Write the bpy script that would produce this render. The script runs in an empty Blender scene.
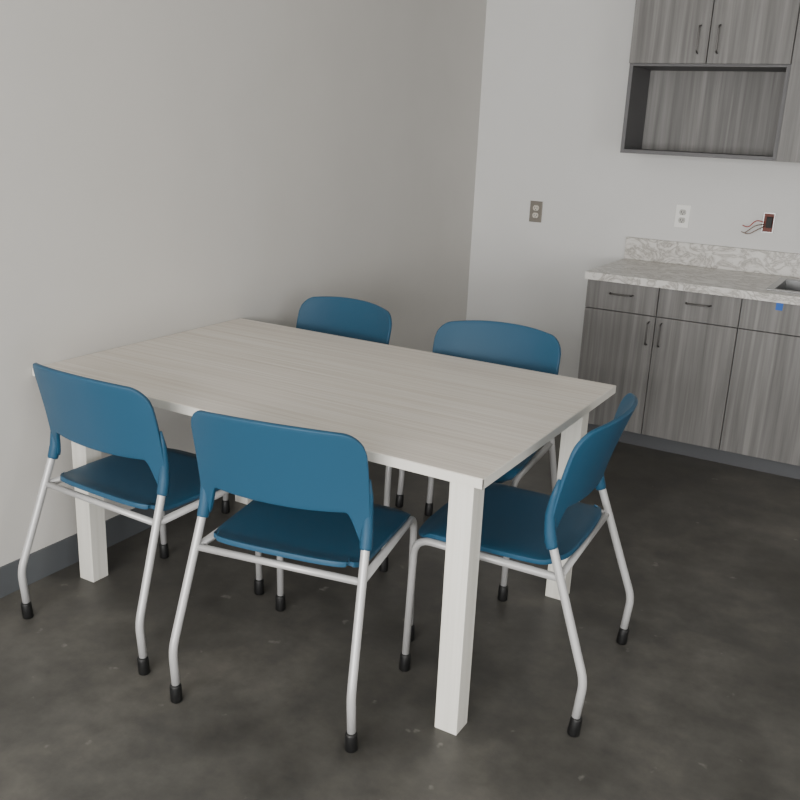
import bpy, bmesh, math
import numpy as np
from mathutils import Vector, Matrix

# ------------------------------------------------------------------ utils
def srgb(r,g,b):
    f=lambda c:(c/255/12.92) if c/255<=.04045 else ((c/255+.055)/1.055)**2.4
    return (f(r),f(g),f(b),1)

def new_mat(name,col,rough=.5,metal=0.0,spec=.5):
    m=bpy.data.materials.new(name); m.use_nodes=True
    b=m.node_tree.nodes['Principled BSDF']
    b.inputs['Base Color'].default_value=col
    b.inputs['Roughness'].default_value=rough
    b.inputs['Metallic'].default_value=metal
    b.inputs['Specular IOR Level'].default_value=spec
    return m,m.node_tree,b

def noise_col(name,stops,scale,stretch=(1,1,1),detail=6,rough=.5,bump=0.0,spec=.5,distort=0.0,nrough=.55,bump_scale=None):
    m,nt,b=new_mat(name,(1,1,1,1),rough,0,spec)
    tc=nt.nodes.new('ShaderNodeTexCoord'); mp=nt.nodes.new('ShaderNodeMapping')
    mp.inputs['Scale'].default_value=stretch
    n=nt.nodes.new('ShaderNodeTexNoise'); n.inputs['Scale'].default_value=scale
    n.inputs['Detail'].default_value=detail; n.inputs['Roughness'].default_value=nrough
    n.inputs['Distortion'].default_value=distort
    cr=nt.nodes.new('ShaderNodeValToRGB')
    e=cr.color_ramp.elements
    while len(e)<len(stops): e.new(.5)
    for i,(p,c) in enumerate(stops): e[i].position=p; e[i].color=c
    nt.links.new(tc.outputs['Object'],mp.inputs[0]); nt.links.new(mp.outputs[0],n.inputs['Vector'])
    nt.links.new(n.outputs['Fac'],cr.inputs[0]); nt.links.new(cr.outputs[0],b.inputs['Base Color'])
    if bump:
        bp=nt.nodes.new('ShaderNodeBump'); bp.inputs['Strength'].default_value=bump; bp.inputs['Distance'].default_value=.002
        src=n
        if bump_scale:
            src=nt.nodes.new('ShaderNodeTexNoise'); src.inputs['Scale'].default_value=bump_scale
            nt.links.new(tc.outputs['Object'],src.inputs['Vector'])
        nt.links.new(src.outputs['Fac'],bp.inputs['Height']); nt.links.new(bp.outputs[0],b.inputs['Normal'])
    return m,nt,b,cr,tc

COL=bpy.context.scene.collection
def obj_from_bm(name,bm,mat,parent=None,smooth=False):
    me=bpy.data.meshes.new(name); bm.normal_update(); bm.to_mesh(me); bm.free()
    o=bpy.data.objects.new(name,me); COL.objects.link(o)
    if mat: me.materials.append(mat)
    if smooth:
        for p in me.polygons: p.use_smooth=True
    if parent: o.parent=parent
    return o

def add_box(bm,lo,hi,bev=0.0,seg=2):
    lo=Vector(lo);hi=Vector(hi);c=(lo+hi)/2;s=hi-lo
    r=bmesh.ops.create_cube(bm,size=1)
    for v in r['verts']: v.co=Vector((v.co.x*s.x,v.co.y*s.y,v.co.z*s.z))+c
    if bev>0:
        es=list({e for v in r['verts'] for e in v.link_edges})
        bmesh.ops.bevel(bm,geom=es,offset=bev,segments=seg,profile=.5,affect='EDGES')

def box(name,lo,hi,mat,parent=None,bev=0.0,seg=2):
    bm=bmesh.new(); add_box(bm,lo,hi,bev,seg); return obj_from_bm(name,bm,mat,parent)

def boxes(name,lst,mat,parent=None,bev=0.0):
    bm=bmesh.new()
    for lo,hi in lst: add_box(bm,lo,hi,bev)
    return obj_from_bm(name,bm,mat,parent)

def fillet(pts,rad,n=6):
    pts=[Vector(p) for p in pts]; out=[pts[0]]
    for i in range(1,len(pts)-1):
        p=pts[i]; a=pts[i-1]-p; b=pts[i+1]-p
        r=rad[i] if isinstance(rad,(list,tuple)) else rad
        r=min(r,a.length*.49,b.length*.49)
        p0=p+a.normalized()*r; p1=p+b.normalized()*r
        for k in range(n+1):
            t=k/n; out.append((1-t)**2*p0+2*t*(1-t)*p+t*t*p1)
    out.append(pts[-1]); return out

def sweep(bm,pts,radii,seg=14,cap=True):
    n=len(pts)
    if not isinstance(radii,(list,tuple)): radii=[radii]*n
    T=[(pts[min(i+1,n-1)]-pts[max(i-1,0)]).normalized() for i in range(n)]
    up=Vector((0,0,1)) if abs(T[0].z)<.9 else Vector((1,0,0))
    N=(up-T[0]*up.dot(T[0])).normalized(); rings=[]
    for i in range(n):
        N=(N-T[i]*N.dot(T[i])).normalized(); B=T[i].cross(N)
        rings.append([bm.verts.new(pts[i]+radii[i]*(math.cos(2*math.pi*k/seg)*N+math.sin(2*math.pi*k/seg)*B)) for k in range(seg)])
    for i in range(n-1):
        for k in range(seg):
            bm.faces.new((rings[i][k],rings[i][(k+1)%seg],rings[i+1][(k+1)%seg],rings[i+1][k]))
    if cap:
        bm.faces.new(list(reversed(rings[0]))); bm.faces.new(rings[-1])

def tube(name,pts,rad,mat,parent=None,fr=.03,seg=14):
    bm=bmesh.new(); sweep(bm,fillet(pts,fr),rad,seg); o=obj_from_bm(name,bm,mat,parent,True); return o

def empty(name,loc=(0,0,0),rotz=0):
    e=bpy.data.objects.new(name,None); COL.objects.link(e); e.location=loc; e.rotation_euler=(0,0,rotz)
    e.empty_display_size=.1; return e

# ------------------------------------------------------------------ materials
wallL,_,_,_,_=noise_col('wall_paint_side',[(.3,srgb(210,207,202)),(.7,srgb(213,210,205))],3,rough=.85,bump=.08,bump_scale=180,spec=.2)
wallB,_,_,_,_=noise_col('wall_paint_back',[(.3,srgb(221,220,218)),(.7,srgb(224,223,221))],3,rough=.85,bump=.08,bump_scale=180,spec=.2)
ceilM,_,_=new_mat('ceiling_paint',srgb(205,205,202),.9)
baseM,_,_=new_mat('baseboard_vinyl',srgb(92,95,98),.5)

# floor concrete
floorM,nt,b,cr,tc=noise_col('polished_concrete',[(.28,srgb(64,62,58)),(.5,srgb(84,82,78)),(.72,srgb(106,103,97))],1.7,detail=9,rough=.42,bump=.05,spec=.42,nrough=.6)
n2=nt.nodes.new('ShaderNodeTexNoise'); n2.inputs['Scale'].default_value=8; n2.inputs['Detail'].default_value=8; n2.inputs['Roughness'].default_value=.68
c2=nt.nodes.new('ShaderNodeValToRGB'); c2.color_ramp.elements[0].position=.35;c2.color_ramp.elements[0].color=(.70,.70,.70,1);c2.color_ramp.elements[1].position=.70;c2.color_ramp.elements[1].color=(1.28,1.27,1.24,1)
mx=nt.nodes.new('ShaderNodeMix'); mx.data_type='RGBA'; mx.blend_type='MULTIPLY'; mx.inputs[0].default_value=.8
nt.links.new(tc.outputs['Object'],n2.inputs['Vector']); nt.links.new(n2.outputs['Fac'],c2.inputs[0])
nt.links.new(cr.outputs[0],mx.inputs[6]); nt.links.new(c2.outputs[0],mx.inputs[7])
# sparse pale speckles
n3=nt.nodes.new('ShaderNodeTexNoise'); n3.inputs['Scale'].default_value=14; n3.inputs['Detail'].default_value=3
c3=nt.nodes.new('ShaderNodeValToRGB'); c3.color_ramp.elements[0].position=.69;c3.color_ramp.elements[0].color=(0,0,0,1);c3.color_ramp.elements[1].position=.76;c3.color_ramp.elements[1].color=(.6,.6,.6,1)
mx2=nt.nodes.new('ShaderNodeMix'); mx2.data_type='RGBA'
nt.links.new(tc.outputs['Object'],n3.inputs['Vector']); nt.links.new(n3.outputs['Fac'],c3.inputs[0]); nt.links.new(c3.outputs[0],mx2.inputs[0])
nt.links.new(mx.outputs[2],mx2.inputs[6]); mx2.inputs[7].default_value=srgb(138,135,129)
nt.links.new(mx2.outputs[2],b.inputs['Base Color'])
cr2=nt.nodes.new('ShaderNodeMapRange'); cr2.inputs[3].default_value=.34; cr2.inputs[4].default_value=.54
nt.links.new(n2.outputs['Fac'],cr2.inputs[0]); nt.links.new(cr2.outputs[0],b.inputs['Roughness'])

def wood(name,stops,stretch,scale=1.0,rough=.45,fine=None):
    m,nt,b,cr,tc=noise_col(name,stops,scale,stretch,detail=8,rough=rough,spec=.35,nrough=.6,distort=.15)
    # second, finer streak layer
    mp=nt.nodes.new('ShaderNodeMapping'); mp.inputs['Scale'].default_value=tuple(s*3.1 if s>5 else s*1.3 for s in stretch)
    n=nt.nodes.new('ShaderNodeTexNoise'); n.inputs['Scale'].default_value=scale; n.inputs['Detail'].default_value=4
    c=nt.nodes.new('ShaderNodeValToRGB'); c.color_ramp.elements[0].position=.35; c.color_ramp.elements[0].color=(.8,.8,.8,1) if not fine else fine
    c.color_ramp.elements[1].position=.6; c.color_ramp.elements[1].color=(1,1,1,1)
    mx=nt.nodes.new('ShaderNodeMix'); mx.data_type='RGBA'; mx.blend_type='MULTIPLY'; mx.inputs[0].default_value=1
    nt.links.new(tc.outputs['Object'],mp.inputs[0]); nt.links.new(mp.outputs[0],n.inputs['Vector']); nt.links.new(n.outputs['Fac'],c.inputs[0])
    nt.links.new(cr.outputs[0],mx.inputs[6]); nt.links.new(c.outputs[0],mx.inputs[7]); nt.links.new(mx.outputs[2],b.inputs['Base Color'])
    return m
tableM=wood('table_laminate',[(.3,srgb(226,217,205)),(.5,srgb(238,231,221)),(.7,srgb(243,238,230))],(1.3,60,60),1.0,.42,fine=(.86,.84,.82,1))
edgeM,_,_=new_mat('table_edge_band',srgb(230,227,218),.45)
legM=wood('table_leg_laminate',[(.3,srgb(226,223,213)),(.7,srgb(238,235,227))],(42,42,1.3),1.0,.45,fine=(.95,.95,.94,1))
cabM=wood('cabinet_laminate',[(.28,srgb(104,102,100)),(.5,srgb(127,125,123)),(.72,srgb(150,148,145))],(22,22,.9),1.0,.5,fine=(.80,.795,.79,1))
cabDark,_,_=new_mat('cabinet_carcass',srgb(102,101,102),.55)
kickM,_,_=new_mat('toe_kick_vinyl',srgb(84,85,88),.5)
blueM,nt,b=new_mat('blue_plastic',srgb(40,81,107),.48,0,.3)
nn=nt.nodes.new('ShaderNodeTexNoise'); nn.inputs['Scale'].default_value=900; bp=nt.nodes.new('ShaderNodeBump'); bp.inputs['Strength'].default_value=.12; bp.inputs['Distance'].default_value=.0005
nt.links.new(nn.outputs['Fac'],bp.inputs['Height']); nt.links.new(bp.outputs[0],b.inputs['Normal'])
frameM,_,_=new_mat('powder_coated_steel',srgb(196,195,194),.36,0.25,.5)
rubM,_,_=new_mat('black_rubber',srgb(18,18,18),.5)
steelM,_,_=new_mat('brushed_steel',srgb(150,150,150),.3,1.0)
handM,_,_=new_mat('handle_metal',srgb(105,103,101),.35,.9)
whiteM,_,_=new_mat('white_plastic',srgb(244,243,239),.3)
almM,_,_=new_mat('almond_plastic',srgb(212,206,194),.4)
plateM,_,_=new_mat('steel_plate',srgb(135,129,120),.4,.4)
slotM,_,_=new_mat('slot_dark',srgb(25,24,23),.6)
redM,_,_=new_mat('red_wire',srgb(170,40,30),.5)
boxM,_,_=new_mat('rust_box',srgb(120,66,56),.6)
copM,_,_=new_mat('grey_wire',srgb(120,95,80),.5)
tapeM,_,_=new_mat('blue_tape',srgb(40,100,190),.6)
glassM,_,_=new_mat('window_frame_metal',srgb(190,190,190),.4,.3)

# marble laminate
mar,nt,b=new_mat('marble_laminate',(1,1,1,1),.3,0,.5)
tc=nt.nodes.new('ShaderNodeTexCoord'); mp=nt.nodes.new('ShaderNodeMapping'); mp.inputs['Rotation'].default_value=(.3,.4,.6); mp.inputs['Scale'].default_value=(1,1.6,1.6)
n=nt.nodes.new('ShaderNodeTexNoise'); n.inputs['Scale'].default_value=8; n.inputs['Detail'].default_value=9; n.inputs['Distortion'].default_value=1.2; n.inputs['Roughness'].default_value=.66
m1=nt.nodes.new('ShaderNodeMath'); m1.operation='SUBTRACT'; m1.inputs[1].default_value=.5
m2=nt.nodes.new('ShaderNodeMath'); m2.operation='ABSOLUTE'
cr=nt.nodes.new('ShaderNodeValToRGB'); e=cr.color_ramp.elements; e[0].position=0; e[0].color=srgb(160,155,148); e[1].position=.085; e[1].color=srgb(223,220,215)
x=e.new(.025); x.color=srgb(198,194,188)
nt.links.new(tc.outputs['Object'],mp.inputs[0]); nt.links.new(mp.outputs[0],n.inputs['Vector']); nt.links.new(n.outputs['Fac'],m1.inputs[0]); nt.links.new(m1.outputs[0],m2.inputs[0]); nt.links.new(m2.outputs[0],cr.inputs[0]); nt.links.new(cr.outputs[0],b.inputs['Base Color'])

# ------------------------------------------------------------------ room
D=3.2; XR=5.2; YN=-4.6; ZC=2.85; T=.12
box('floor',(-T,YN-T,-.1),(XR+T,D+T,0),floorM)
box('ceiling',(-T,YN-T,ZC),(XR+T,D+T,ZC+.1),ceilM)
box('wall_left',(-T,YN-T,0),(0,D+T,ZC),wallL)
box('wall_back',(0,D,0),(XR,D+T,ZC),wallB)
R0,R1,RZ0,RZ1=-4.2,-1.2,.5,2.2  # added opening in the right wall for the left-wall fill lamp
boxes('wall_right',[((XR,YN-T,0),(XR+T,R0,ZC)),((XR,R1,0),(XR+T,D+T,ZC)),((XR,R0,0),(XR+T,R1,RZ0)),((XR,R0,RZ1),(XR+T,R1,ZC))],wallB)
WX0,WX1,WZ0,WZ1=.4,3.8,.5,2.2
boxes('wall_near',[((0,YN-T,0),(XR,YN,WZ0)),((0,YN-T,WZ1),(XR,YN,ZC)),((0,YN-T,WZ0),(WX0,YN,WZ1)),((WX1,YN-T,WZ0),(XR,YN,WZ1))],wallB)
def winframe(name,a,c,axis):
    lst=[]
    def B(p,q,z0,z1):
        if axis=='x': lst.append(((p,YN-.09,z0),(q,YN-.03,z1)))
        else: lst.append(((XR+.03,p,z0),(XR+.09,q,z1)))
    for i in range(4):
        xx=a+(c-a)*i/3
        B(max(a,xx-.025),min(c,xx+.025),WZ0,WZ1)
    B(a,c,WZ0,WZ0+.05);B(a,c,WZ1-.05,WZ1)
    boxes(name,lst,glassM)
winframe('window_1',WX0,WX1,'x'); winframe('added_fill_frame',R0,R1,'y')  # second frame is added, it goes with the fill opening on the right
box('baseboard_left',(0,YN,0),(.008,D,.105),baseM)
box('baseboard_back',(.008,D-.008,0),(.94,D,.105),baseM)

# ------------------------------------------------------------------ table
tb=empty('conference_table')
L,W,H=1.605,1.029,.74
box('top',(0.002,0,H-.026),(L,W,H),tableM,tb,.0015,1)
boxes('edge_band',[((0.003,-.0015,H-.0265),(L+.0015,.0015,H-.0012)),((L-.001,-.0015,H-.0265),(L+.0015,W+.0015,H-.0012)),((0.003,W-.001,H-.0265),(L,W+.0015,H-.0012))],edgeM,tb)
lw=.066
for i,(lx,ly) in enumerate([(.106,.047),(1.512,.010),(.106,.86),(1.493,.855)]):
    box('leg_%d'%(i+1),(lx,ly,0),(lx+lw,ly+lw,H-.026),legM,tb,.002,2)
boxes('under_frame',[((.30,.12,H-.056),(1.35,.15,H-.026)),((.30,W-.15,H-.056),(1.35,W-.12,H-.026))],edgeM,tb)

# ------------------------------------------------------------------ chair
def smooth(t): t=max(0,min(1,t)); return t*t*(3-2*t)
def chair(loc,fwd,depth=.53):
    ang=math.atan2(fwd[1],fwd[0])-math.pi/2
    e=empty('stacking_chair',(loc[0],loc[1],0),ang)   # origin = mid-point of the back feet
    yf=depth; RZ=.430
    for s,tag in ((-1,'left'),(1,'right')):
        bm=bmesh.new()
        sweep(bm,fillet([(s*.260,0,.03),(s*.260,-.012,.165),(s*.235,.122,.54),(s*.233,.128,.60)],[0,.03,.02,0]),.0118)
        obj_from_bm('back_leg_'+tag,bm,frameM,e,True)
        bm=bmesh.new()
        sweep(bm,fillet([(s*.224,yf,.03),(s*.224,yf-.012,RZ),(s*.238,.088,RZ)],[0,.055,0],8),.0110)
        obj_from_bm('front_leg_'+tag,bm,frameM,e,True)
        for nm,(fx,fy,dx,dy) in {'back':(s*.260,0,0,-.005),'front':(s*.224,yf,0,-.0017)}.items():
            bm=bmesh.new()
            P=[Vector((fx+dx*t,fy+dy*t,z)) for z,t in ((0,0),(.004,.06),(.05,.9),(.055,1))]
            sweep(bm,P,[.0150,.017,.0160,.0140],18); obj_from_bm('foot_%s_%s'%(nm,tag),bm,rubM,e,True)
    tube('cross_bar_back',[(-.238,.088,RZ),(.238,.088,RZ)],.010,frameM,e)
    tube('cross_bar_front',[(-.226,yf-.10,RZ),(.226,yf-.10,RZ)],.010,frameM,e)
    # seat shell
    NX,NY=28,28; bm=bmesh.new(); V=[]
    y0,y1=.080,yf+.012
    for j in range(NY+1):
        v=j/NY; row=[]
        for i in range(NX+1):
            u=i/NX*2-1
            vv=2*v-1
            a=abs(u);c=abs(vv)
            hw=.222+.010*v
            k=1-.12*(a**6)*(c**6)
            x=u*hw*k; yy=(y0+y1)/2+vv*(y1-y0)/2*(1-.10*(a**6)*(c**6)) - (.012*a*a if vv>0 else -.008*a*a)*c**4
            z=.462-.008*(1-u*u)*(1-vv*vv)
            z-=.030*smooth((v-.80)/.20)**1.5
            z+=.010*smooth((.15-v)/.15)
            z-=.006*a**8
            row.append(bm.verts.new((x,yy,z)))
        V.append(row)
    for j in range(NY):
        for i in range(NX): bm.faces.new((V[j][i],V[j][i+1],V[j+1][i+1],V[j+1][i]))
    o=obj_from_bm('seat',bm,blueM,e,True)
    md=o.modifiers.new('thick','SOLIDIFY'); md.thickness=.014; md.offset=-1
    mb=o.modifiers.new('bev','BEVEL'); mb.width=.004; mb.segments=2; mb.limit_method='ANGLE'; mb.angle_limit=math.radians(50)
    # backrest shell
    NX,NZ=64,16; bm=bmesh.new(); V=[]
    for i in range(NX+1):
        s=math.sin((i/NX*2-1)*math.pi/2)*.35+(i/NX*2-1)*.65; a=abs(s)
        top=.845-.020*a**2.2
        if a>.80: top-=.055*(1-math.sqrt(max(0,1-((a-.80)/.20)**2)))
        bot=.602+.008*a*a
        bot-=.094*smooth((a-.76)/.17)
        col=[]
        for j in range(NZ+1):
            t=j/NZ; z=bot+(top-bot)*t
            h=(z-.52)/.32
            hw=.242+.003*h-.016*max(0,h-.6)**1.5
            yside=.132-.012*h-.052*max(0,h)**1.6
            y=yside-.062*(1-a**2.2)*(0.55+.45*h)
            col.append(bm.verts.new((s*hw,y,z)))
        V.append(col)
    for i in range(NX):
        for j in range(NZ): bm.faces.new((V[i][j],V[i+1][j],V[i+1][j+1],V[i][j+1]))
    o=obj_from_bm('backrest',bm,blueM,e,True)
    md=o.modifiers.new('thick','SOLIDIFY'); md.thickness=.012; md.offset=0
    mb=o.modifiers.new('bev','BEVEL'); mb.width=.0045; mb.segments=3; mb.limit_method='ANGLE'; mb.angle_limit=math.radians(50)
    for s,tag in ((-1,'left'),(1,'right')):
        bm=bmesh.new()
        P=[Vector(p) for p in ((s*.2362,.114,.508),(s*.2362,.116,.514),(s*.2345,.125,.55),(s*.2345,.129,.60),(s*.239,.122,.65),(s*.241,.112,.70))]
        sweep(bm,P,[.0150,.0165,.0160,.0135,.010,.004],16); obj_from_bm('arm_sleeve_'+tag,bm,blueM,e,True)
    return e
chair((.437,-.228),(.03,1),.545)       # near left
chair((1.120,-.234),(-.18,.98),.55)    # near right
chair((1.822,.452),(-1,-.055),.525)    # table end
chair((.435,1.25),(-.12,-.99),.53)     # far left
chair((1.095,1.245),(.12,-.99),.53)    # far right

# ------------------------------------------------------------------ kitchen base
K=.966; YF=D-.64; HC=.874; XE=3.3
def hbar(name,c,axis,ln,parent,out=.03):
    cx,cy,cz=c; h=ln/2
    if axis=='x': P=[(cx-h,cy,cz),(cx-h*.92,cy-out,cz),(cx+h*.92,cy-out,cz),(cx+h,cy,cz)]
    else: P=[(cx,cy,cz-h),(cx,cy-out,cz-h*.92),(cx,cy-out,cz+h*.92),(cx,cy,cz+h)]
    tube(name,P,.004,handM,parent,.012,10)
bc=empty('base_cabinet')
boxes('carcass',[((K,YF+.021,.10),(XE,D-.002,HC-.16)),((K,YF+.021,HC-.16),(1.76,D-.002,HC-.037)),((2.40,YF+.021,HC-.16),(XE,D-.002,HC-.037)),((1.76,YF+.021,HC-.16),(2.40,YF+.04,HC-.037))],cabDark,bc)
box('toe_kick',(K+.0,YF+.06,0),(XE,YF+.075,.10),kickM,bc)
g=.002
cols=[(K,1.33),(1.33,1.715),(1.715,2.085),(2.085,2.46),(2.46,2.87),(2.87,XE)]
for i,(a,c) in enumerate(cols):
    box('door_front_%d'%(i+1),(a+g,YF,.085),(c-g,YF+.02,.690),cabM,bc,.0012,1)
for i,(a,c) in enumerate([(K,1.33),(1.33,1.715),(1.715,2.46),(2.46,2.87),(2.87,XE)]):
    box('drawer_front_%d'%(i+1),(a+g,YF,.694),(c-g,YF+.02,.834),cabM,bc,.0012,1)
    if i!=2: hbar('drawer_handle_%d'%(i+1),((a+c)/2,YF,.780),'x',.115,bc)
for i,xx in enumerate([1.30,1.362,2.055,2.115]):
    hbar('door_handle_%d'%(i+1),(xx,YF,.605),'z',.115,bc)
box('painter_tape',(1.865,YF-.0012,.80),(1.895,YF-.0002,.838),tapeM,bc)

ct=empty('marble_countertop')
sx0,sx1,sy0,sy1=1.82,2.36,2.665,3.09
CB=K-.008
boxes('slab',[((CB,YF-.02,HC-.037),(sx0,D-.001,HC)),((sx1,YF-.02,HC-.037),(XE,D-.001,HC)),((sx0,YF-.02,HC-.037),(sx1,sy0,HC)),((sx0,sy1,HC-.037),(sx1,D-.001,HC))],mar,ct)
box('backsplash',(CB,D-.022,HC),(XE,D-.001,HC+.120),mar,ct,.003,2)
sk=empty('kitchen_sink')
r=.022
boxes('rim',[((sx0-r,sy0-r,HC),(sx0+.012,sy1+r,HC+.005)),((sx1-.012,sy0-r,HC),(sx1+r,sy1+r,HC+.005)),((sx0+.012,sy0-r,HC),(sx1-.012,sy0+.012,HC+.005)),((sx0+.012,sy1-.045,HC),(sx1-.012,sy1+r,HC+.005))],steelM,sk,.0015)
boxes('basin',[((sx0+.008,sy0+.008,HC-.14),(sx0+.012,sy1-.008,HC)),((sx1-.012,sy0+.008,HC-.14),(sx1-.008,sy1-.008,HC)),((sx0+.012,sy0+.008,HC-.14),(sx1-.012,sy0+.012,HC)),((sx0+.012,sy1-.045,HC-.14),(sx1-.012,sy1-.041,HC)),((sx0+.012,sy0+.012,HC-.14),(sx1-.012,sy1-.045,HC-.136))],steelM,sk)
tube('faucet',[(2.09,sy1-.01,HC+.004),(2.09,sy1-.01,HC+.26),(2.09,sy1-.18,HC+.26),(2.09,sy1-.18,HC+.16)],.011,steelM,sk,.07)

# ------------------------------------------------------------------ upper cabinet
uc=empty('wall_cabinet'); UF=D-.33; U0,U1=.966,1.722; ZU=1.447; ZT=2.62; ZN=1.865
p=.019
boxes('niche_shell',[((U0,UF,ZU),(U0+p,D-.001,ZT)),((U1-p,UF,ZU),(U1,D-.001,ZT)),((U0+p,UF,ZU),(U1-p,D-.001,ZU+p)),((U0+p,UF,ZN),(U1-p,D-.001,ZN+p)),((U0+p,UF+.003,ZT-p),(U1-p,D-.001,ZT))],cabDark,uc,.0008)
box('niche_back',(U0+p,D-.012,ZU+p),(U1-p,D-.002,ZN),cabM,uc)
xm=1.342
box('upper_door_1',(U0+g,UF-.021,ZN+.012),(xm-g,UF-.001,ZT),cabM,uc,.0012,1)
box('upper_door_2',(xm+g,UF-.021,ZN+.012),(U1-g,UF-.001,ZT),cabM,uc,.0012,1)
hbar('upper_handle_1',(xm-.045,UF-.021,1.985),'z',.125,uc); hbar('upper_handle_2',(xm+.045,UF-.021,1.985),'z',.125,uc)
box('side_carcass',(U1+.001,UF,ZU),(2.66,D-.001,ZT),cabDark,uc)
box('tall_door_1',(U1+g,UF-.021,ZU),(2.19-g,UF-.001,ZT),cabM,uc,.0012,1)
box('tall_door_2',(2.19+g,UF-.021,ZU),(2.66,UF-.001,ZT),cabM,uc,.0012,1)
hbar('upper_handle_3',(2.145,UF-.021,1.56),'z',.125,uc); hbar('upper_handle_4',(2.235,UF-.021,1.56),'z',.125,uc)

# ------------------------------------------------------------------ outlets
def outlet(cx,cz,pm,fm):
    e=empty('wall_outlet')
    box('plate',(cx-.038,D-.007,cz-.060),(cx+.038,D,cz+.060),pm,e,.002,2)
    for k,dz in enumerate((.021,-.021)):
        bm=bmesh.new(); bmesh.ops.create_cone(bm,cap_ends=True,segments=28,radius1=.0185,radius2=.0175,depth=.003)
        for v in bm.verts:
            q=v.co.copy(); v.co=Vector((cx+q.x,D-.0082-q.z,cz+dz+max(-.0145,min(.0145,q.y))))
        bmesh.ops.recalc_face_normals(bm,faces=bm.faces)
        obj_from_bm('socket_%d'%(k+1),bm,fm,e)
        boxes('slots_%d'%(k+1),[((cx-.0085,D-.0104,cz+dz-.003),(cx-.0055,D-.0096,cz+dz+.007)),((cx+.0055,D-.0104,cz+dz-.003),(cx+.0085,D-.0096,cz+dz+.006)),((cx-.0025,D-.0104,cz+dz-.0115),(cx+.0025,D-.0096,cz+dz-.0065))],slotM,e)
outlet(.405,1.085,plateM,almM)
greyM,_,_=new_mat('socket_grey',srgb(190,188,182),.4)
outlet(1.245,1.13,whiteM,greyM)
jb=empty('wall_outlet_box'); bx,bz=1.686,1.135
boxes('box_shell',[((bx-.03,D-.012,bz-.05),(bx-.026,D,bz+.05)),((bx+.022,D-.012,bz-.05),(bx+.026,D,bz+.05)),((bx-.026,D-.012,bz+.046),(bx+.022,D,bz+.05)),((bx-.026,D-.012,bz-.05),(bx+.022,D,bz-.046))],steelM,jb)
box('box_inside',(bx-.026,D-.003,bz-.046),(bx+.022,D,bz+.046),boxM,jb)
boxes('box_device',[((bx-.012,D-.022,bz-.025),(bx+.016,D-.003,bz+.03))],slotM,jb,.002)
tube('wire_1',[(bx-.02,D-.006,bz+.0),(bx-.06,D-.03,bz+.01),(bx-.09,D-.05,bz-.03),(bx-.12,D-.05,bz-.02)],.0025,redM,jb,.02,8)
tube('wire_2',[(bx-.02,D-.006,bz-.02),(bx-.05,D-.04,bz-.04),(bx-.085,D-.05,bz-.065),(bx-.12,D-.06,bz-.052)],.0025,copM,jb,.02,8)
tube('wire_3',[(bx-.02,D-.006,bz-.01),(bx-.055,D-.05,bz-.015),(bx-.10,D-.06,bz-.055)],.0025,copM,jb,.02,8)

# ------------------------------------------------------------------ lights / world
w=bpy.data.worlds.new('World'); bpy.context.scene.world=w; w.use_nodes=True
w.node_tree.nodes['Background'].inputs[0].default_value=(.75,.85,1,1); w.node_tree.nodes['Background'].inputs[1].default_value=.6
def area(name,loc,rot,sx,sy,pw,col):
    l=bpy.data.lights.new(name,'AREA'); l.shape='RECTANGLE'; l.size=sx; l.size_y=sy; l.energy=pw; l.color=col
    o=bpy.data.objects.new(name,l); o.location=loc; o.rotation_euler=rot; COL.objects.link(o); return o
area('window_daylight',((WX0+WX1)/2,YN-.16,(WZ0+WZ1)/2),(math.radians(90),0,0),WX1-WX0,WZ1-WZ0,310,(1,.99,.972))
area('left_wall_fill',(XR+.16,(R0+R1)/2,(RZ0+RZ1)/2),(0,math.radians(90),0),RZ1-RZ0,R1-R0,85,(1,.99,.972))  # added fill lamp to brighten the left wall, not a known window

# ------------------------------------------------------------------ camera
yw,pt,rl=-0.5167,-0.2955,0.04456; f=907.5
fw=np.array([np.sin(yw)*np.cos(pt),np.cos(yw)*np.cos(pt),np.sin(pt)])
r0=np.array([np.cos(yw),-np.sin(yw),0]); u0=np.cross(r0,fw)
r_=np.cos(rl)*r0+np.sin(rl)*u0; u_=-np.sin(rl)*r0+np.cos(rl)*u0
M=Matrix(((r_[0],u_[0],-fw[0],2.422),(r_[1],u_[1],-fw[1],-1.856),(r_[2],u_[2],-fw[2],1.542),(0,0,0,1)))
cd=bpy.data.cameras.new('camera'); cd.sensor_width=36; cd.lens=f/800*36; cd.clip_start=.05
co=bpy.data.objects.new('camera',cd); COL.objects.link(co); co.matrix_world=M
bpy.context.scene.camera=co
